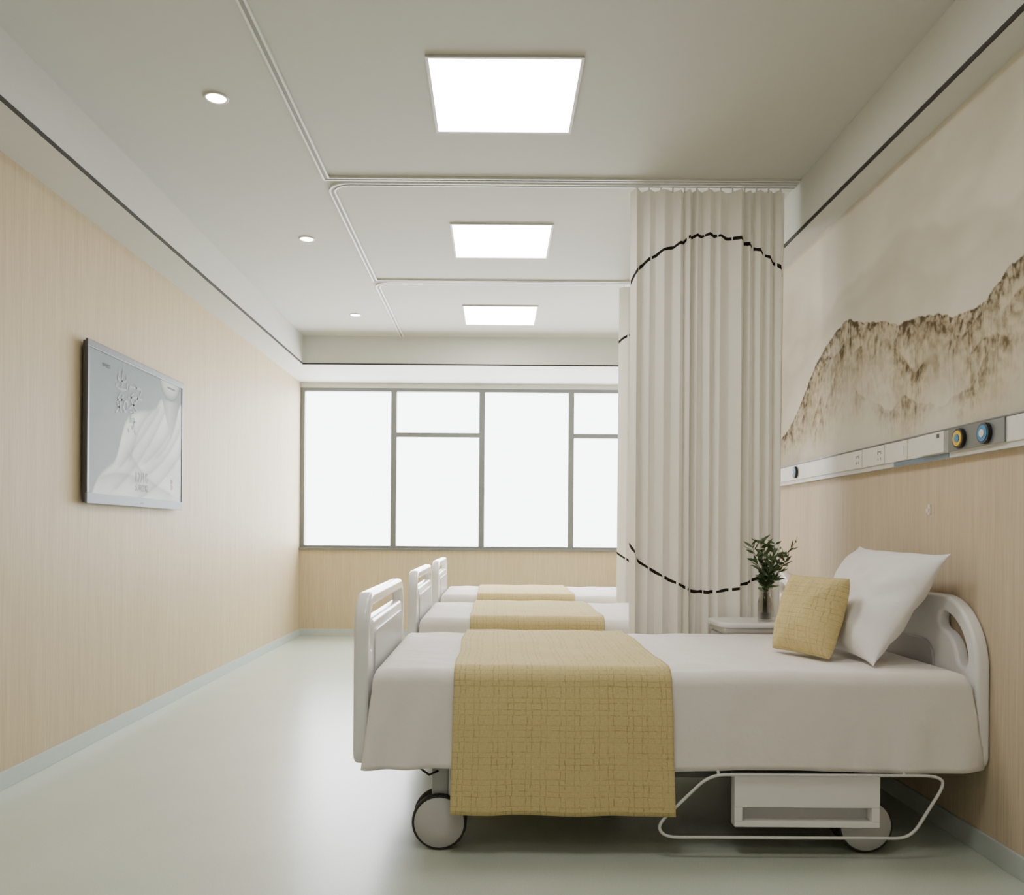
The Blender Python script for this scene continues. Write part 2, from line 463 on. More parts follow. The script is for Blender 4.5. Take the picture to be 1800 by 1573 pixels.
# ------------------------------------------------------------------ ceiling lights
labs = ['largest square ceiling light panel, above the nearest bed', 'middle square ceiling light panel, between the two cross curtain tracks', 'smallest square ceiling light panel, nearest the window']
for Y, lb in zip((3.515, 5.25, 7.03), labs):
    t = empty('ceiling_light_panel', (0.02, Y, ZC)); tag(t, lb, 'ceiling light', 'square light panels down the ceiling')
    h = 0.305
    obj('lamp_frame', boxes([(-h, h, -h, -h+0.012, -0.009, 0), (-h, h, h-0.012, h, -0.009, 0), (-h, -h+0.012, -h+0.012, h-0.012, -0.009, 0), (h-0.012, h, -h+0.012, h-0.012, -0.009, 0)]), m_frame, t)
    obj('diffuser', boxes([(-h+0.012, h-0.012, -h+0.012, h-0.012, -0.007, -0.002)]), m_panel, t)
labs = ['largest round downlight, nearest the camera on the left of the ceiling', 'middle round downlight left of the curtain track', 'smallest round downlight, nearest the window wall']
for Y, lb in zip((3.54, 5.235, 7.05), labs):
    t = empty('downlight', (-1.19, Y, ZC)); tag(t, lb, 'downlight', 'round downlights in a row')
    bm = bmesh.new(); lathe(bm, [(0.040, -0.001), (0.042, -0.006), (0.050, -0.005), (0.052, 0.0)], 40); obj('trim_ring', bm, m_frame, t, True)
    bm = bmesh.new(); lathe(bm, [(0, -0.004), (0.040, -0.0035), (0.041, -0.001)], 40); obj('lens', bm, m_spot, t)

# ------------------------------------------------------------------ curtain tracks
def sweep(bm, path, a, b, z0, z1):
    n = len(path); R = []
    for i, p in enumerate(path):
        p = Vector(p)
        d0 = (p-Vector(path[i-1])).normalized() if i else None
        d1 = (Vector(path[i+1])-p).normalized() if i < n-1 else None
        if d0 is None: d0 = d1
        if d1 is None: d1 = d0
        t = (d0+d1).normalized(); nn = Vector((-t.y, t.x)); k = 1/max(0.3, nn.dot(Vector((-d0.y, d0.x))))
        q0 = p+nn*a*k; q1 = p+nn*b*k
        R.append([bm.verts.new((q0.x, q0.y, z0)), bm.verts.new((q1.x, q1.y, z0)), bm.verts.new((q1.x, q1.y, z1)), bm.verts.new((q0.x, q0.y, z1))])
    for A, B in zip(R, R[1:]):
        for k in range(4): bm.faces.new((A[k], A[(k+1) % 4], B[(k+1) % 4], B[k]))
    bm.faces.new(R[0]); bm.faces.new(R[-1][::-1])
XT = -0.885; TR = [(2.62, 4.325, 'curtain track round the nearest bay, running off the top of the picture'), (4.39, 6.07, 'curtain track round the middle bay, carrying the wide front curtain'), (6.12, 7.80, 'curtain track round the farthest bay, carrying the narrow rear curtain')]
for k, (a, b, lb) in enumerate(TR):
    t = empty('curtain_track', (XT, a, ZC))
    r = 0.11; p = [(1.545-XT, 0)]
    for i in range(9):
        an = math.radians(-90-90*i/8); p.append((r+r*math.cos(an), r+r*math.sin(an)))
    p.append((0, b-a))
    if k < 2: p.append((1.545-XT, b-a))
    bm = bmesh.new(); sweep(bm, p, -0.018, 0.018, -0.008, 0); sweep(bm, p, -0.018, -0.008, -0.012, -0.008); sweep(bm, p, 0.008, 0.018, -0.012, -0.008); obj('channel', bm, m_track, t)
    bm = bmesh.new(); sweep(bm, p, -0.0075, 0.0075, -0.0095, -0.0082); obj('groove', bm, m_slot, t)
    tag(t, lb, 'curtain track', 'ceiling curtain tracks')

# ------------------------------------------------------------------ curtains
def curtain(x0, x1, Y, folds, xc, lb, seed):
    zt, zb = ZC-0.03, 0.30
    NT_, NZ = folds*28, 30
    def pt(t, h):
        ph = 2*PI*(folds*t+0.30*math.sin(2*PI*2.3*t+seed)+0.10*math.sin(2*PI*5.1*t+1))
        amp = (0.0275+0.008*math.sin(2*PI*3.1*t+seed*2))*(0.74+0.33*h)
        x = x0+(x1-x0)*t+0.010*math.sin(ph*0.5+seed)*h+0.005*math.sin(2*ph)*(0.4+0.6*h)
        y = amp*math.sin(ph)+0.008*math.sin(ph*0.5+2)
        return x, y
    s = [0.0]
    for i in range(NT_):
        a = pt(i/NT_, .4); b = pt((i+1)/NT_, .4); s.append(s[-1]+math.hypot(a[0]-b[0], a[1]-b[1]))
    ic = int(NT_*(xc-x0)/(x1-x0)); sc = s[ic]
    fac = 1.52*(x1-x0)/s[-1]
    rows, uvs = [], []
    for j in range(NZ+1):
        h = j/NZ; z = zt+(zb-zt)*h; r_ = []; u_ = []
        for i in range(NT_+1):
            x, y = pt(i/NT_, h); r_.append((x-x0, y, z)); u_.append(((s[i]-sc)*fac, z))
        rows.append(r_); uvs.append(u_)
    me = grid_mesh('curtain', rows, uvs)
    t = empty('privacy_curtain', (x0, Y, 0)); tag(t, lb, 'curtain', 'pleated privacy curtains')
    link('cloth', me, m_curt, t, True)
    for i in range(folds):
        x = (x1-x0)*(i+0.5)/folds; obj('hook', boxes([(x-0.004, x+0.004, -0.004, 0.004, zt-0.01, ZC-0.0125)]), m_track, t)
    return t
curtain(0.69, 1.50, 4.39, 13, 1.09, 'wide off-white pleated curtain with a black brushed circle, beside the nearest bed', 0.4)
curtain(0.885, 1.50, 6.12, 10, 1.235, 'narrow strip of pleated curtain seen behind the wide front curtain', 2.1)

# ------------------------------------------------------------------ television
TX, TY0, TY1, TZ0, TZ1 = -2.012, 4.125, 5.385, 1.215, 2.025
TYM = (TY0+TY1)/2
tv = empty('television', (XL, TYM, TZ0)); tag(tv, 'flat wall-mounted television showing a grey robed figure, on the wood wall', 'television')
def T(b): return (b[0]-XL, b[1]-XL, b[2]-TYM, b[3]-TYM, b[4]-TZ0, b[5]-TZ0)
obj('casing', boxes([T((TX-0.022, TX-0.004, TY0+0.006, TY1-0.006, TZ0+0.006, TZ1-0.006))], 0.005), m_tvcase, tv)
obj('bezel', boxes([T((TX-0.006, TX+0.006, TY0, TY1, TZ1-0.036, TZ1)), T((TX-0.006, TX+0.006, TY0, TY0+0.020, TZ0+0.052, TZ1-0.036)), T((TX-0.006, TX+0.006, TY1-0.020, TY1, TZ0+0.052, TZ1-0.036))], 0.003), m_tvbez, tv)
lo = obj('lower_bezel', boxes([T((TX-0.006, TX+0.006, TY0, TY1, TZ0, TZ0+0.052))], 0.003), m_tvsil, tv)
obj('wall_bracket', boxes([T((XL+0.001, TX-0.022, 4.45, 5.05, 1.35, 1.85))]), m_tvcase, tv)
sy0, sy1, sz0, sz1 = TY0+0.020, TY1-0.020, TZ0+0.052, TZ1-0.036
bg1, bg2 = lin((130, 141, 146)), lin((152, 162, 166)); rb, rbd = lin((224, 227, 226)), lin((134, 142, 147)); sk = lin((194, 197, 196)); skd = lin((100, 106, 110))
# rounded shoulder, upper arm, elbow and the spread of the sleeve
shp = [(0.0, -0.1), (0.05, 0.06), (0.10, 0.14), (0.17, 0.20), (0.24, 0.25), (0.28, 0.36), (0.31, 0.50), (0.36, 0.60), (0.43, 0.66), (0.52, 0.69), (0.62, 0.715), (0.69, 0.76), (0.72, 0.84), (1.0, 0.86)]
folds_ = [((0.78, 0.74), (0.55, 0.30), (0.25, 0.05)), ((0.70, 0.72), (0.50, 0.45), (0.30, 0.22)), ((0.98, 0.62), (0.80, 0.28), (0.45, 0.12)), ((1.0, 0.42), (0.75, 0.12), (0.5, 0.0)), ((0.60, 0.68), (0.46, 0.55), (0.40, 0.30)), ((0.95, 0.75), (0.88, 0.50), (0.70, 0.35)), ((0.40, 0.32), (0.55, 0.12), (0.85, 0.06)), ((0.12, 0.12), (0.30, 0.20), (0.48, 0.14)), ((0.86, 0.60), (0.72, 0.40), (0.55, 0.28))]
fpts = []
for A_, B_, C_ in folds_:
    fpts.append([((1-u)**2*A_[0]+2*u*(1-u)*B_[0]+u*u*C_[0], (1-u)**2*A_[1]+2*u*(1-u)*B_[1]+u*u*C_[1]) for u in [i/10 for i in range(11)]])
def scr(p, q):
    c = mixc(bg2, bg1, q*1.0+0.15*fbm(p*3, q*3, 2, 3))
    e = smooth_i(shp, p, 0.012)
    if q < e+0.012:
        cc = mixc(rb, rbd, 0.05+0.30*max(0, fbm(p*2.5, q*2.5, 7, 3)+0.15))
        for L in fpts:
            dm = 9; sg = 1
            for (ax, ay), (bx, by) in zip(L, L[1:]):
                dx, dy = bx-ax, by-ay; tt = max(0, min(1, ((p-ax)*dx+(q-ay)*dy)/(dx*dx+dy*dy+1e-9)))
                ex, ey = p-ax-tt*dx, (q-ay-tt*dy); dd = math.hypot(ex*1.6, ey)
                if dd < dm: dm = dd; sg = ex*dy-ey*dx
            cc = mixc(cc, rbd, 0.48*math.exp(-(dm/(0.055 if sg > 0 else 0.012))**1.2))
        cc = mixc(cc, rbd, 0.4*math.exp(-((e-q)/0.03)**2))
        if abs(p-0.86) < (q-0.52)*0.36 and q > 0.52: cc = mixc(sk, skd, 0.15+0.9*abs(p-0.84)*5)
        c = mixc(c, cc, sm(e+0.012, e-0.02, q))
    ed = ((p-0.845)/0.14)**2+((q-1.05)/0.20)**2
    if ed < 1:
        c = mixc(sk, skd, ed*ed*0.9)
        if abs(q-0.955) < 0.008 and abs(p-0.86) < 0.05: c = skd
    return c
n1, n2 = 230, 150; rows = []; cols = []
for j in range(n2+1):
    q = j/n2; rr = []
    for i in range(n1+1):
        p = i/n1; rr.append((TX+0.001-XL, sy0+(sy1-sy0)*p-TYM, sz0+(sz1-sz0)*q-TZ0)); cols.append((*scr(p, q), 1))
    rows.append(rr)
me = grid_mesh('screen', rows); at = me.color_attributes.new('paint', 'FLOAT_COLOR', 'POINT')
for i, c in enumerate(cols): at.data[i].color = c
screen = link('screen', me, m_screen, tv)
def TM(Y, z, x=TX+0.0025): return Matrix(((0, 0, 1, x-XL), (1, 0, 0, Y-TYM), (0, 1, 0, z-TZ0), (0, 0, 0, 1)))
for body, s, Y, z in (('12/16', 0.080, 4.77, 1.355), ('大地影院', 0.044, 4.77, 1.306), ('尔时佛告', 0.024, 4.33, 1.92)):
    link('screen_lettering', text_mesh(body, s, TM(Y, z)), m_ink, screen)
link('screen_seal', text_mesh('禅\n印', 0.034, TM(5.21, 1.37)), m_red, screen)
link('bezel_mark', text_mesh('oooo', 0.018, TM(4.77, 1.234, TX+0.0065)), m_blk, lo)
def brush(strokes, cy, cz, sc):
    bm = bmesh.new()
    for st in strokes:
        P = [Vector(p) for p in st]
        Q = [P[0]*2-P[1]]+P+[P[-1]*2-P[-2]]; pts = []
        for a in range(1, len(Q)-2):
            for i in range(6):
                u = i/6; p0, p1, p2, p3 = Q[a-1:a+3]
                pts.append(0.5*((2*p1)+(p2-p0)*u+(2*p0-5*p1+4*p2-p3)*u*u+(3*p1-p0-3*p2+p3)*u**3))
        pts.append(P[-1]); n = len(pts); L = []; R = []
        for i, p in enumerate(pts):
            t = (pts[min(n-1, i+1)]-pts[max(0, i-1)]).normalized(); nn = Vector((-t.y, t.x))
            wd = 0.085*(0.25+0.75*math.sin(PI*min(1, (i+1.0)/(n+2)))**0.8)
            for lst, q in ((L, p+nn*wd), (R, p-nn*wd)):
                lst.append(bm.verts.new((TX+0.0028-XL, cy-TYM+(q.x+0.15*q.y)*sc, cz-TZ0+q.y*sc)))
        for i in range(n-1): bm.faces.new((L[i], L[i+1], R[i+1], R[i]))
    return obj('screen_calligraphy', bm, m_ink, screen)
brush([[(0, 1.1), (-.06, .6), (-.05, .0)], [(-.5, .8), (-.52, .42), (0, .40)], [(0, .40), (.45, .48), (.5, .85)], [(-.7, .25), (-.66, -.08)], [(-.66, -.08), (0, -.1), (.62, .0)], [(.62, 0), (.66, .4)]], 4.51, 1.845, 0.095)
brush([[(-.3, .9), (-.55, .3), (.1, -.25)], [(.15, .9), (-.1, .3), (-.7, -.4)], [(-.8, .45), (-.2, .5), (.25, .6)], [(.4, .5), (.38, -.1)], [(.38, -.1), (.8, -.1)], [(.8, -.1), (.85, .5), (.4, .52)]], 4.50, 1.735, 0.085)
brush([[(-.1, 1.1), (.1, .85)], [(-.8, .6), (-.7, .82), (.75, .88), (.65, .55)], [(-.2, .6), (-.5, .1), (.5, -.5)], [(.45, .5), (.1, 0), (-.8, -.5)], [(-.95, .15), (0, .3), (1.0, .32)]], 4.67, 1.79, 0.095)
brush([[(-.6, .8), (0, .85), (.6, .95)], [(0, .9), (-.35, .3), (.3, .45)], [(.3, .45), (.25, -.3), (-.1, -.15)], [(-.5, .1), (.7, .2)], [(-.6, -.4), (-.4, -.7)], [(.5, -.35), (.75, -.7)]], 4.64, 1.67, 0.075)

# ------------------------------------------------------------------ bedhead service strip
SY0, SY1 = 1.9, 7.8
sp = empty('bedhead_service_panel', (XR, 3.3, 1.38)); tag(sp, 'long white medical service strip with sockets along the right wall', 'service panel')
def S(b): return (b[0]-XR, b[1]-XR, b[2]-3.3, b[3]-3.3, b[4]-1.38, b[5]-1.38)
obj('housing', boxes([S((XR-0.030, XR, SY0, SY1, 1.387, 1.470))], 0.004), m_strip, sp)
obj('top_lip', boxes([S((XR-0.033, XR, SY0, SY1, 1.470, 1.476))], 0.002), m_strip2, sp)
obj('lower_channel', boxes([S((XR-0.025, XR, SY0, SY1, 1.368, 1.387))]), m_frame, sp)
obj('colour_band', boxes([S((XR-0.028, XR-0.025, 3.06, 3.48, 1.369, 1.386))]), m_bluegrey, sp)
obj('gas_plate', boxes([S((XR-0.036, XR-0.030, 2.71, 3.05, 1.388, 1.469))], 0.002), m_strip2, sp)
def axis_m(Y, z, x): return Matrix(((0, 0, -1, x-XR), (1, 0, 0, Y-3.3), (0, 1, 0, z-1.38), (0, 0, 0, 1)))
for Y, r, dial in ((2.965, 0.036, m_ylw), (2.812, 0.036, m_blu), (4.61, 0.032, m_blu)):
    xx = XR-0.036 if Y < 4 else XR-0.030
    mt = axis_m(Y, 1.428, xx)
    bm = bmesh.new(); lathe(bm, [(r, 0), (r, 0.009), (r*0.95, 0.013), (r*0.80, 0.013), (r*0.80, 0.010), (0, 0.010)], 36, mt)
    g = obj('gas_outlet', bm, m_blk, sp, False)
    bm = bmesh.new(); lathe(bm, [(r*0.78, 0.0105), (r*0.76, 0.015), (r*0.42, 0.015), (r*0.42, 0.011)], 36, mt); obj('dial_ring', bm, dial, g)
    bm = bmesh.new(); lathe(bm, [(r*0.40, 0.0105), (r*0.38, 0.017), (0, 0.018)], 24, mt); obj('port', bm, m_blu if dial is m_ylw else m_strip, g)
for Y in (3.818, 3.60):
    s_ = obj('socket', boxes([S((XR-0.034, XR-0.030, Y-0.043, Y+0.043, 1.389, 1.467))], 0.0015), m_strip, sp)
    bm = bmesh.new()
    for dy, dz, a, b in ((-0.014, 0.010, .0025, .007), (0.014, 0.010, .0025, .007), (0, 0.014, .007, .0025), (-0.012, -0.016, .0025, .006), (0.012, -0.016, .0025, .006)):
        box(bm, *S((XR-0.0346, XR-0.0335, Y+dy-a, Y+dy+a, 1.428+dz-b, 1.428+dz+b)))
    obj('socket_holes', bm, m_hole, s_)
s_ = obj('switch', boxes([S((XR-0.034, XR-0.030, 3.357, 3.443, 1.389, 1.467))], 0.0015), m_strip, sp)
obj('rocker', boxes([S((XR-0.037, XR-0.034, 3.384, 3.416, 1.410, 1.446))], 0.001), m_plast, s_)
s_ = obj('call_box', boxes([S((XR-0.044, XR-0.030, 3.065, 3.235, 1.389, 1.467))], 0.003), m_strip, sp)
obj('call_button', boxes([S((XR-0.046, XR-0.044, 3.095, 3.110, 1.445, 1.46))]), m_hole, s_)
cb = empty('call_button_holder', (XR, 3.24, 1.185)); tag(cb, 'tiny white clip on the wood wall below the service strip', 'wall clip')
obj('back_plate', boxes([(-0.006, 0, -0.008, 0.008, -0.020, 0.020)], 0.002), m_strip, cb)
obj('clip', boxes([(-0.013, -0.006, -0.005, 0.005, -0.010, 0.004)], 0.002), m_plast, cb)

# ------------------------------------------------------------------ bed
BM = Matrix(((0, 0, 1, 0), (1, 0, 0, 0), (0, 1, 0, 0), (0, 0, 0, 1)))
def arcpts(cx, cz, r, a0, a1, n=10):
    return [(cx+r*math.cos(math.radians(a0+(a1-a0)*i/n)), cz+r*math.sin(math.radians(a0+(a1-a0)*i/n))) for i in range(n+1)]
def make_bed():
    t = empty('hospital_bed', (0, 0, 0))
    out = rrect(-0.560, 0.560, 0.29, 0.872, 0.13, 0.05, 12)
    cl = [(-0.475, 0.70)]+arcpts(-0.415, 0.740, 0.06, 180, 90)+[(0, 0.800)]+arcpts(0.415, 0.740, 0.06, 90, 0)+[(0.475, 0.70)]
    me = plate(out, [slot_poly(cl, 0.048)], 0.050, 0.014, Matrix.Translation((-1.043, 0, 0)) @ BM)
    fb = link('footboard', me, m_plast, t, True)
    me = plate(rrect(-0.42, 0.42, 0.36, 0.735, 0.05, 0.05), [], 0.008, 0.003, Matrix.Translation((-1.016, 0, 0)) @ BM)
    link('inset_panel', me, m_plast2, fb, True)
    out = rrect(-0.572, 0.572, 0.29, 0.872, 0.24, 0.05, 16)
    holes = []
    for sg in (-1, 1):
        cy, cz = sg*(0.572-0.24), 0.872-0.24
        cl = [(cy+sg*0.150*math.cos(math.radians(a)), cz+0.150*math.sin(math.radians(a))) for a in [12+70*i/12 for i in range(13)]]
        holes.append(slot_poly(cl, 0.066))
    me = plate(out, holes, 0.046, 0.012, Matrix.Translation((1.057, 0, 0)) @ BM)
    hb = link('headboard', me, m_plast, t, True)
    me = plate(rrect(-0.30, 0.30, 0.36, 0.70, 0.08, 0.05), [], 0.010, 0.004, Matrix.Translation((1.030, 0, 0)) @ BM)
    link('inset_panel', me, m_plast2, hb, True)
    obj('mattress', boxes([(-1.0, 0.99, -0.545, 0.545, 0.38, 0.600)], 0.04, 4), m_pillow, t, True)
    obj('frame', boxes([(-1.01, 1.01, -0.53, -0.48, 0.31, 0.375), (-1.01, 1.01, 0.48, 0.53, 0.31, 0.375), (-1.01, -0.95, -0.48, 0.48, 0.31, 0.375), (0.95, 1.01, -0.48, 0.48, 0.31, 0.375), (-0.95, 0.95, -0.48, 0.48, 0.345, 0.37)], 0.004), m_metal, t)
    obj('base_frame', boxes([(-0.76, 0.71, -0.40, -0.34, 0.215, 0.265), (-0.76, 0.71, 0.34, 0.40, 0.215, 0.265), (-0.80, -0.74, -0.48, 0.48, 0.205, 0.265), (0.66, 0.72, -0.48, 0.48, 0.205, 0.265)], 0.004), m_metal, t)
    for x in (-0.77, 0.69):
        for y in (-0.37, 0.37):
            obj('lift_post', boxes([(x-0.025, x+0.025, y-0.02, y+0.02, 0.26, 0.32)], 0.004), m_plast2, t)
    for x in (-0.775, 0.680):
        for y in (-0.485, 0.485):
            c = obj('caster', boxes([(x-0.028, x+0.028, y-0.02, y+0.02, 0.09, 0.32)], 0.006), m_plast2, t)
            for k in (-1, 1):
                mt = Matrix.Translation((x, y+k*0.036, 0.094)) @ Matrix.Rotation(-PI/2*k, 4, 'X')
                bm = bmesh.new(); lathe(bm, [(0.070, -0.016), (0.088, -0.014), (0.094, -0.008), (0.094, 0.008), (0.092, 0.014), (0.088, 0.016), (0.084, 0.013)], 40, mt); obj('tyre', bm, m_tyre, c, True)
                bm = bmesh.new(); lathe(bm, [(0.085, -0.012), (0.087, 0.012), (0.083, 0.017), (0.030, 0.022), (0, 0.022)], 40, mt); obj('wheel_cover', bm, m_disc, c, True)
            if x < 0:
                obj('caster_bracket', boxes([(x+0.03, x+0.060, y-0.03, y+0.03, 0.17, 0.31)], 0.004), m_plast, c)
    Y0_, Y1_ = -0.592, -0.548
    bl = [(0.216, 0.702, Y0_, Y1_, 0.172, 0.280), (0.216, 0.702, Y0_, Y1_, 0.106, 0.124), (0.216, 0.242, Y0_, Y1_, 0.124, 0.172), (0.676, 0.702, Y0_, Y1_, 0.124, 0.172)]
    sb = obj('storage_box', boxes(bl, 0.003), m_plast, t)
    obj('box_back', boxes([(0.242, 0.676, Y1_-0.006, Y1_, 0.124, 0.172)]), m_plast2, sb)
    for x in (0.30, 0.60): obj('hanger_strap', boxes([(x, x+0.03, -0.555, -0.52, 0.27, 0.345)]), m_metal, t)
    for sg in (-1, 1):
        y = sg*0.602
        cr = [(0.13, 0.283), (0.88, 0.285), (0.915, 0.262), (0.80, 0.076), (-0.02, 0.074), (-0.045, 0.115)]
        pts = []
        n = len(cr)
        for i in range(n):
            p = Vector(cr[i]); a = Vector(cr[i-1]); b = Vector(cr[(i+1) % n]); r = 0.05
            s_ = p+(a-p).normalized()*min(r, (a-p).length*0.45); e_ = p+(b-p).normalized()*min(r, (b-p).length*0.45)
            for q in range(6):
                u = q/5; v = s_*(1-u)**2+p*2*u*(1-u)+e_*u*u; pts.append((v.x, y, v.y))
        bm = bmesh.new(); tube(bm, pts, 0.0052, 8, True)
        for xx in (0.16, 0.78): tube(bm, [(xx, y, 0.283), (xx, sg*0.545, 0.315), (xx, sg*0.50, 0.33)], 0.005, 8)
        obj('side_rail', bm, m_rail, t, True)
    bm = bmesh.new(); tube(bm, [(-0.86, -0.49, 0.32), (-0.85, -0.52, 0.28), (-0.81, -0.53, 0.255), (-0.78, -0.50, 0.262)], 0.004, 8); obj('cable', bm, m_tyre, t, True)
    return t

HW, TOPZ, HEM = 0.572, 0.617, 0.292
def profile(hem, off, n_top=40, n_side=16):
    r = 0.05; pts = []
    for i in range(n_side):
        k = 1-i/n_side; z = hem+(TOPZ-r-hem)*(i/n_side); pts.append((-(HW+off), z, k))
    for i in range(8):
        a = PI-(PI/2)*i/8; pts.append((-(HW-r)+(r+off)*math.cos(a), TOPZ-r+(r+off)*math.sin(a), 0))
    for i in range(n_top+1):
        pts.append((-(HW-r)+2*(HW-r)*i/n_top, TOPZ+off, 0))
    for i in range(1, 9):
        a = PI/2-(PI/2)*i/8; pts.append(((HW-r)+(r+off)*math.cos(a), TOPZ-r+(r+off)*math.sin(a), 0))
    for i in range(1, n_side+1):
        k = i/n_side; z = TOPZ-r-(TOPZ-r-hem)*k; pts.append(((HW+off), z, k))
    s = [0]
    for a, b in zip(pts, pts[1:]): s.append(s[-1]+math.hypot(a[0]-b[0], a[1]-b[1]))
    return pts, s

def make_sheet():
    pts, s = profile(HEM, 0.0)
    X0, X1 = -1.006, 1.026; rows = []
    us = [(X0, 1.0), (X0, 0.6), (X0, 0.25), (X0+0.004, 0.08), (X0+0.012, 0.025), (X0+0.028, 0.006)]
    us += [(X0+0.05+(X1-X0-0.10)*i/170, 0) for i in range(171)]
    us += [(X1-0.028, 0.006), (X1-0.012, 0.025), (X1-0.004, 0.08), (X1, 0.25), (X1, 0.6), (X1, 1.0)]
    for x, d in us:
        r_ = []
        for (y, z, k) in pts:
            zz = z-(z-HEM)*d
            sg = -1 if y < 0 else 1
            dz = 0.006*noise.noise(Vector((x*3, y*3, 1)))+0.004*noise.noise(Vector((x*9, y*7, 5)))
            e1 = max(0, (-x-0.50)/0.50); e2 = max(0, (x-0.70)/0.30)
            amp = 0.003+0.022*e1+0.014*e2
            fold = (math.sin(x*38+2.5*noise.noise(Vector((x*3, 0, sg)))+k*2.0)*0.6+math.sin(x*17+1.0-k)*0.5)*amp
            kk = k**1.1
            wrap = max(0, (abs(x)-0.95)/0.07)**2*0.012*kk
            yy = y+sg*(kk*(0.016+fold+0.010*e1)-wrap)
            xx = x+((-0.024 if x < 0 else 0.030)*(abs(x)**7))*(k**0.7)
            hem = 0.004*kk*math.sin(x*7+sg)+0.008*kk*max(0, (abs(x)-0.95)/0.07)**2
            r_.append((xx, yy, zz+(dz if k == 0 and d == 0 else 0)+hem))
        rows.append(r_)
    me = grid_mesh('bedsheet', rows)
    o = link('bedsheet', me, m_sheet, None, True)
    so = o.modifiers.new('thickness', 'SOLIDIFY'); so.thickness = 0.003; so.offset = 1
    return o

def make_runner():
    pts, s = profile(0.145, 0.010, 50, 26)
    rows, uvs = [], []; X0, X1 = -0.726, 0.006
    N = 70
    for i in range(N+1):
        u = i/N; x = X0+(X1-X0)*u; r_, u_ = [], []
        for q, (y, z, k) in enumerate(pts):
            sg = -1 if y < 0 else 1; kk = k**0.8
            fold = math.sin(x*17+0.5)*0.004+math.sin(x*41+1)*0.0015
            yy = y+sg*(min(1, kk*3)*0.012+kk*(0.016+fold))
            xx = x+(u-0.5)*0.014*kk+0.002*kk*math.sin(k*5+u*3)
            dz = 0.005+0.004*noise.noise(Vector((x*6, y*6, 9))) if k == 0 else 0
            zz = z+dz+0.0015*k*math.sin(x*23)
            if k == 0 and abs(y) < HW-0.06:
                xx += 0.010*noise.noise(Vector((u*2, y*3, 2)))
            r_.append((xx, yy, zz)); u_.append((x, s[q]))
        rows.append(r_); uvs.append(u_)
    me = grid_mesh('bed_runner', rows, uvs)
    o = link('bed_runner', me, m_yel, None, True)
    so = o.modifiers.new('thickness', 'SOLIDIFY'); so.thickness = 0.005; so.offset = 1
    return o

BX = 0.588
beds = [(3.405, 'nearest white hospital bed, its wheels and storage box in full view', 'white sheet draped over the nearest bed', 'patterned yellow runner hanging over the side of the nearest bed'),
        (5.145, 'middle white hospital bed, its footboard just behind the nearest one', 'white sheet on the middle bed', 'yellow runner across the middle bed'),
        (6.885, 'farthest white hospital bed, closest to the window', 'white sheet on the farthest bed by the window', 'short yellow runner on the farthest bed by the window')]
bed0 = make_bed(); sh0 = make_sheet(); ru0 = make_runner()
for i, (Y, la, lb, lc) in enumerate(beds):
    b = bed0 if i == 0 else copy_tree(bed0)
    s_ = sh0 if i == 0 else sh0.copy(); r_ = ru0 if i == 0 else ru0.copy()
    if i: C.objects.link(s_); C.objects.link(r_)
    for o in (b, s_, r_): o.location = (BX, Y, 0)
    tag(b, la, 'bed', 'row of hospital beds'); tag(s_, lb, 'bed sheet', 'white bed sheets'); tag(r_, lc, 'bed runner', 'yellow bed runners')

# ------------------------------------------------------------------ pillows
def pillow_mesh(w, h, t, pinch=0.07, seed=0, n=48, crease=0.006, rc=0.035, ex=0.5):
    bm = bmesh.new(); uvl = bm.loops.layers.uv.new('UVMap'); uv = {}
    def P(u, v, sg):
        x = u*w/2*(1-pinch*(1-v**4)); y = v*h/2*(1-pinch*(1-u**4))
        cr = max(0, abs(u*v)-0.80)/0.20; x *= 1-rc*cr; y *= 1-rc*cr
        th = t/2*(max(0, 1-abs(u)**3)**ex)*(max(0, 1-abs(v)**3)**ex)
        th *= 1+0.14*noise.noise(Vector((u*1.8+seed, v*1.8, sg)))
        a = math.atan2(v, u); rr = math.hypot(u, v)
        th += crease*math.sin(a*9+seed+2*noise.noise(Vector((u*2, v*2, seed))))*max(0, rr-0.35)*(1-u**4)*(1-v**4)*1.4
        th += crease*noise.noise(Vector((u*5+seed, v*5, sg*3)))*(1-u*u)*(1-v*v)
        return (x, y, sg*max(0, th))
    G = {}
    for sg in (1, -1):
        for i in range(n+1):
            for j in range(n+1):
                u = -math.cos(PI*i/n); v = -math.cos(PI*j/n)
                edge = i in (0, n) or j in (0, n)
                if edge and sg == -1: G[(sg, i, j)] = G[(1, i, j)]; continue
                vt = bm.verts.new(P(u, v, sg)); G[(sg, i, j)] = vt; uv[vt] = (u*w/2, v*h/2)
    for sg in (1, -1):
        for i in range(n):
            for j in range(n):
                f = [G[(sg, i, j)], G[(sg, i+1, j)], G[(sg, i+1, j+1)], G[(sg, i, j+1)]]
                bm.faces.new(f if sg == 1 else f[::-1])
    for f in bm.faces:
        for l in f.loops: l[uvl].uv = uv[l.vert]
    return bm
def orient(o, center, U, V):
    U = Vector(U).normalized(); V = Vector(V).normalized(); N = U.cross(V)
    m = Matrix((U, V, N)).transposed().to_4x4(); m.translation = Vector(center); o.matrix_world = m
p = obj('pillow', pillow_mesh(0.66, 0.475, 0.18, 0.065, 2, crease=0.012, rc=-0.01, ex=0.6), m_pillow, None, True)
orient(p, (1.442, 3.28, 0.832), (-0.06, 1, 0.02), (0.57, 0, 0.822)); tag(p, 'large white pillow leaning on the headboard of the nearest bed', 'pillow')
p = obj('cushion', pillow_mesh(0.325, 0.315, 0.14, 0.04, 5, crease=0.004, rc=0.02, ex=0.52), m_yel, None, True)
ph = math.radians(20)
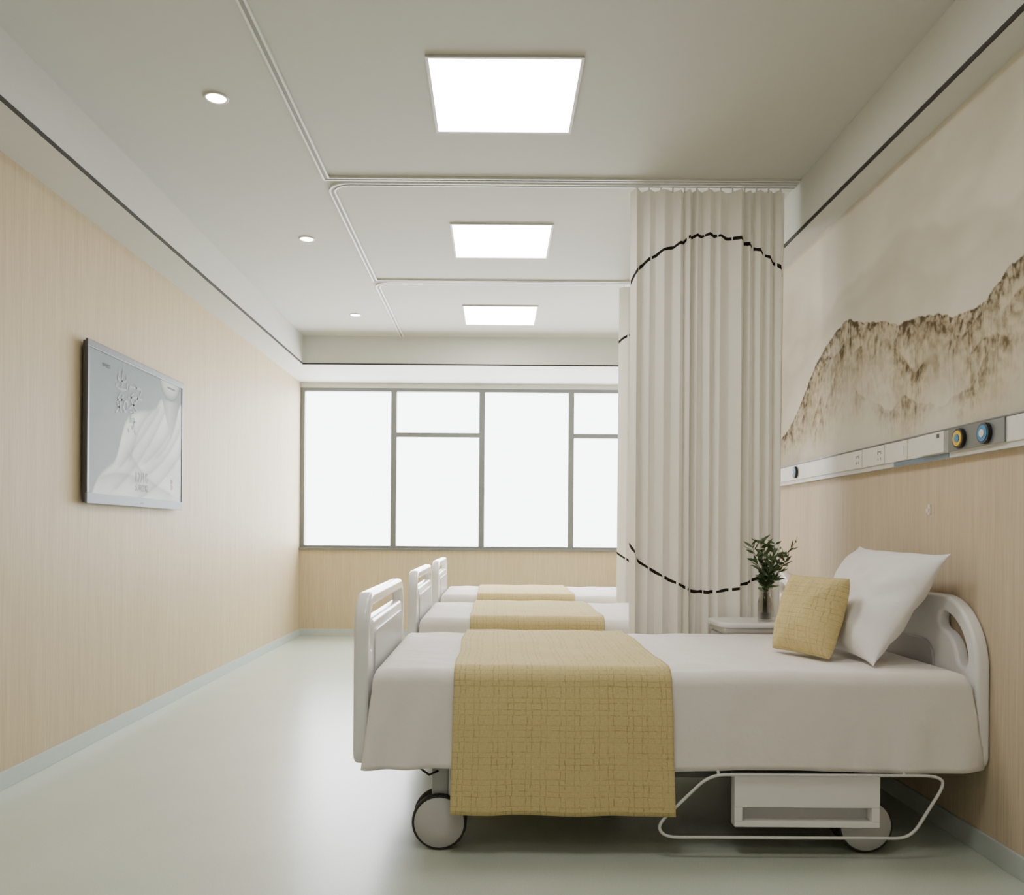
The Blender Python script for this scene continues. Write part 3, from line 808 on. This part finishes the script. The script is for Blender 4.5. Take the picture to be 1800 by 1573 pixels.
orient(p, (1.212, 3.25, 0.776), (-math.sin(ph), math.cos(ph), 0), (math.cos(ph)*0.30, math.sin(ph)*0.30, 0.954)); tag(p, 'yellow patterned cushion leaning in front of the white pillow', 'cushion')

# ------------------------------------------------------------------ nightstand
nx, nyy = 1.365, 4.19
t = empty('bedside_cabinet', (nx, nyy, 0)); tag(t, 'white bedside cabinet holding the vase, between bed and curtain', 'bedside cabinet')
body = obj('body', boxes([(-0.25, 0.27, -0.14, 0.14, 0.07, 0.615)], 0.012), m_plast, t)
me = plate(rrect(-0.285, 0.285, -0.155, 0.155, 0.07, 0.07), [], 0.028, 0.010, Matrix.Translation((0, 0, 0.646))); link('top', me, m_plast, t, True)
obj('top_band', boxes([(-0.262, 0.275, -0.147, 0.147, 0.612, 0.632)], 0.004), m_frame, t)
d = obj('drawer', boxes([(-0.262, -0.25, -0.125, 0.125, 0.47, 0.60)], 0.004), m_plast2, t); obj('handle', boxes([(-0.276, -0.262, -0.05, 0.05, 0.53, 0.545)], 0.003), m_metal, d)
d = obj('door', boxes([(-0.262, -0.25, -0.125, 0.125, 0.09, 0.46)], 0.004), m_plast2, t); obj('handle', boxes([(-0.276, -0.262, 0.08, 0.092, 0.25, 0.34)], 0.003), m_metal, d)
for x in (-0.20, 0.22):
    for y in (-0.10, 0.10): obj('leg', boxes([(x-0.02, x+0.02, y-0.02, y+0.02, 0, 0.072)], 0.004), m_tyre, t)

vx, vy, vz = 1.325, 4.14, 0.6605
t = empty('glass_vase', (vx, vy, vz)); tag(t, 'small smoky glass vase on the bedside cabinet', 'vase')
bm = bmesh.new(); lathe(bm, [(0, 0.003), (0.030, 0.0), (0.035, 0.006), (0.036, 0.09), (0.030, 0.115), (0.022, 0.128), (0.022, 0.145), (0.026, 0.150), (0.024, 0.150), (0.020, 0.145), (0.020, 0.128), (0.028, 0.113), (0.033, 0.09), (0.032, 0.010), (0, 0.009)], 32)
obj('vase_body', bm, m_vase, t, True)
bm = bmesh.new(); lathe(bm, [(0, 0.010), (0.0315, 0.011), (0.0318, 0.04), (0, 0.04)], 32); obj('water', bm, m_water, t, True)
t = empty('leafy_branches', (vx, vy, vz+0.042)); tag(t, 'dark green leafy branches standing in the glass vase', 'plant')
bs = bmesh.new(); bl = bmesh.new()
def leaf(bm, p, d, L, W):
    d = d.normalized(); s = d.cross(Vector((random.uniform(-1, 1), random.uniform(-1, 1), random.uniform(-.4, .4)))).normalized(); nrm = s.cross(d)
    ks = [(0, 0), (0.25, 0.8), (0.5, 1.0), (0.78, 0.6), (1, 0)]
    a = [bm.verts.new(p+d*L*k-nrm*0.15*L*k*k) for k, _ in ks]
    l_ = [bm.verts.new(p+d*L*k+s*W*w_-nrm*0.15*L*k*k+nrm*0.15*W) for k, w_ in ks[1:4]]
    r_ = [bm.verts.new(p+d*L*k-s*W*w_-nrm*0.15*L*k*k+nrm*0.15*W) for k, w_ in ks[1:4]]
    for sd in (l_, r_):
        bm.faces.new((a[0], a[1], sd[0])); bm.faces.new((a[1], a[2], sd[1], sd[0])); bm.faces.new((a[2], a[3], sd[2], sd[1])); bm.faces.new((a[3], a[4], sd[2]))
for k in range(9):
    an = 2*PI*k/9+0.3; sp_ = (0.105 if k % 2 == 0 else 0.055)*random.uniform(0.85, 1.15); H = random.uniform(0.26, 0.36)
    pts = []
    for i in range(9):
        u = i/8; rad = 0.010*(1-u)+sp_*max(0, u-0.35)**1.2*1.7
        pts.append(Vector((rad*math.cos(an)+0.03*u*u, rad*math.sin(an)*0.8, H*u)))
    tube(bs, pts, [0.0022-0.0012*i/8 for i in range(9)], 6)
    for i in range(4, 9):
        for q in range(5):
            ang = random.uniform(0, 2*PI); d = Vector((math.cos(ang), math.sin(ang), random.uniform(0.1, 1.2)))
            leaf(bl, pts[i]+(pts[i-1]-pts[i])*random.random(), d, random.uniform(0.042, 0.068), random.uniform(0.0055, 0.0085))
obj('stems', bs, m_stem, t, True); obj('foliage', bl, m_leaf, t, True)

# ------------------------------------------------------------------ light
def area(name, loc, rot, sx, sy, e, col):
    l = bpy.data.lights.new(name, 'AREA'); l.shape = 'RECTANGLE'; l.size = sx; l.size_y = sy; l.energy = e; l.color = col
    o = bpy.data.objects.new(name, l); C.objects.link(o); o.location = loc; o.rotation_euler = rot; return o
area('daylight', (-0.19, YB+0.45, 1.9), (-PI/2, 0, 0), 5.0, 3.2, 530, (0.96, 0.98, 1.0))
area('fill_lamp', (0.02, 1.76, ZC-0.02), (0, 0, 0), 0.6, 0.6, 20, (1.0, 0.985, 0.95))  # unseen fill lamp continuing the panel row, added to brighten the foreground
area('fill_lamp', (0.02, 0.0, ZC-0.02), (0, 0, 0), 0.6, 0.6, 10, (1.0, 0.985, 0.95))  # second unseen fill lamp, added above the camera
w_ = bpy.data.worlds.new('World'); SC.world = w_; w_.use_nodes = True
w_.node_tree.nodes['Background'].inputs[0].default_value = (0.95, 0.98, 1, 1); w_.node_tree.nodes['Background'].inputs[1].default_value = 8.0

cam = bpy.data.cameras.new('Camera'); co = bpy.data.objects.new('Camera', cam); C.objects.link(co)
cam.sensor_width = 36; cam.lens = 29.6; cam.shift_x = 28/1800; cam.shift_y = 151.5/1800; cam.clip_start = 0.05
co.location = (0, 0, EYE); co.rotation_euler = (PI/2, -0.0075, 0)
SC.camera = co
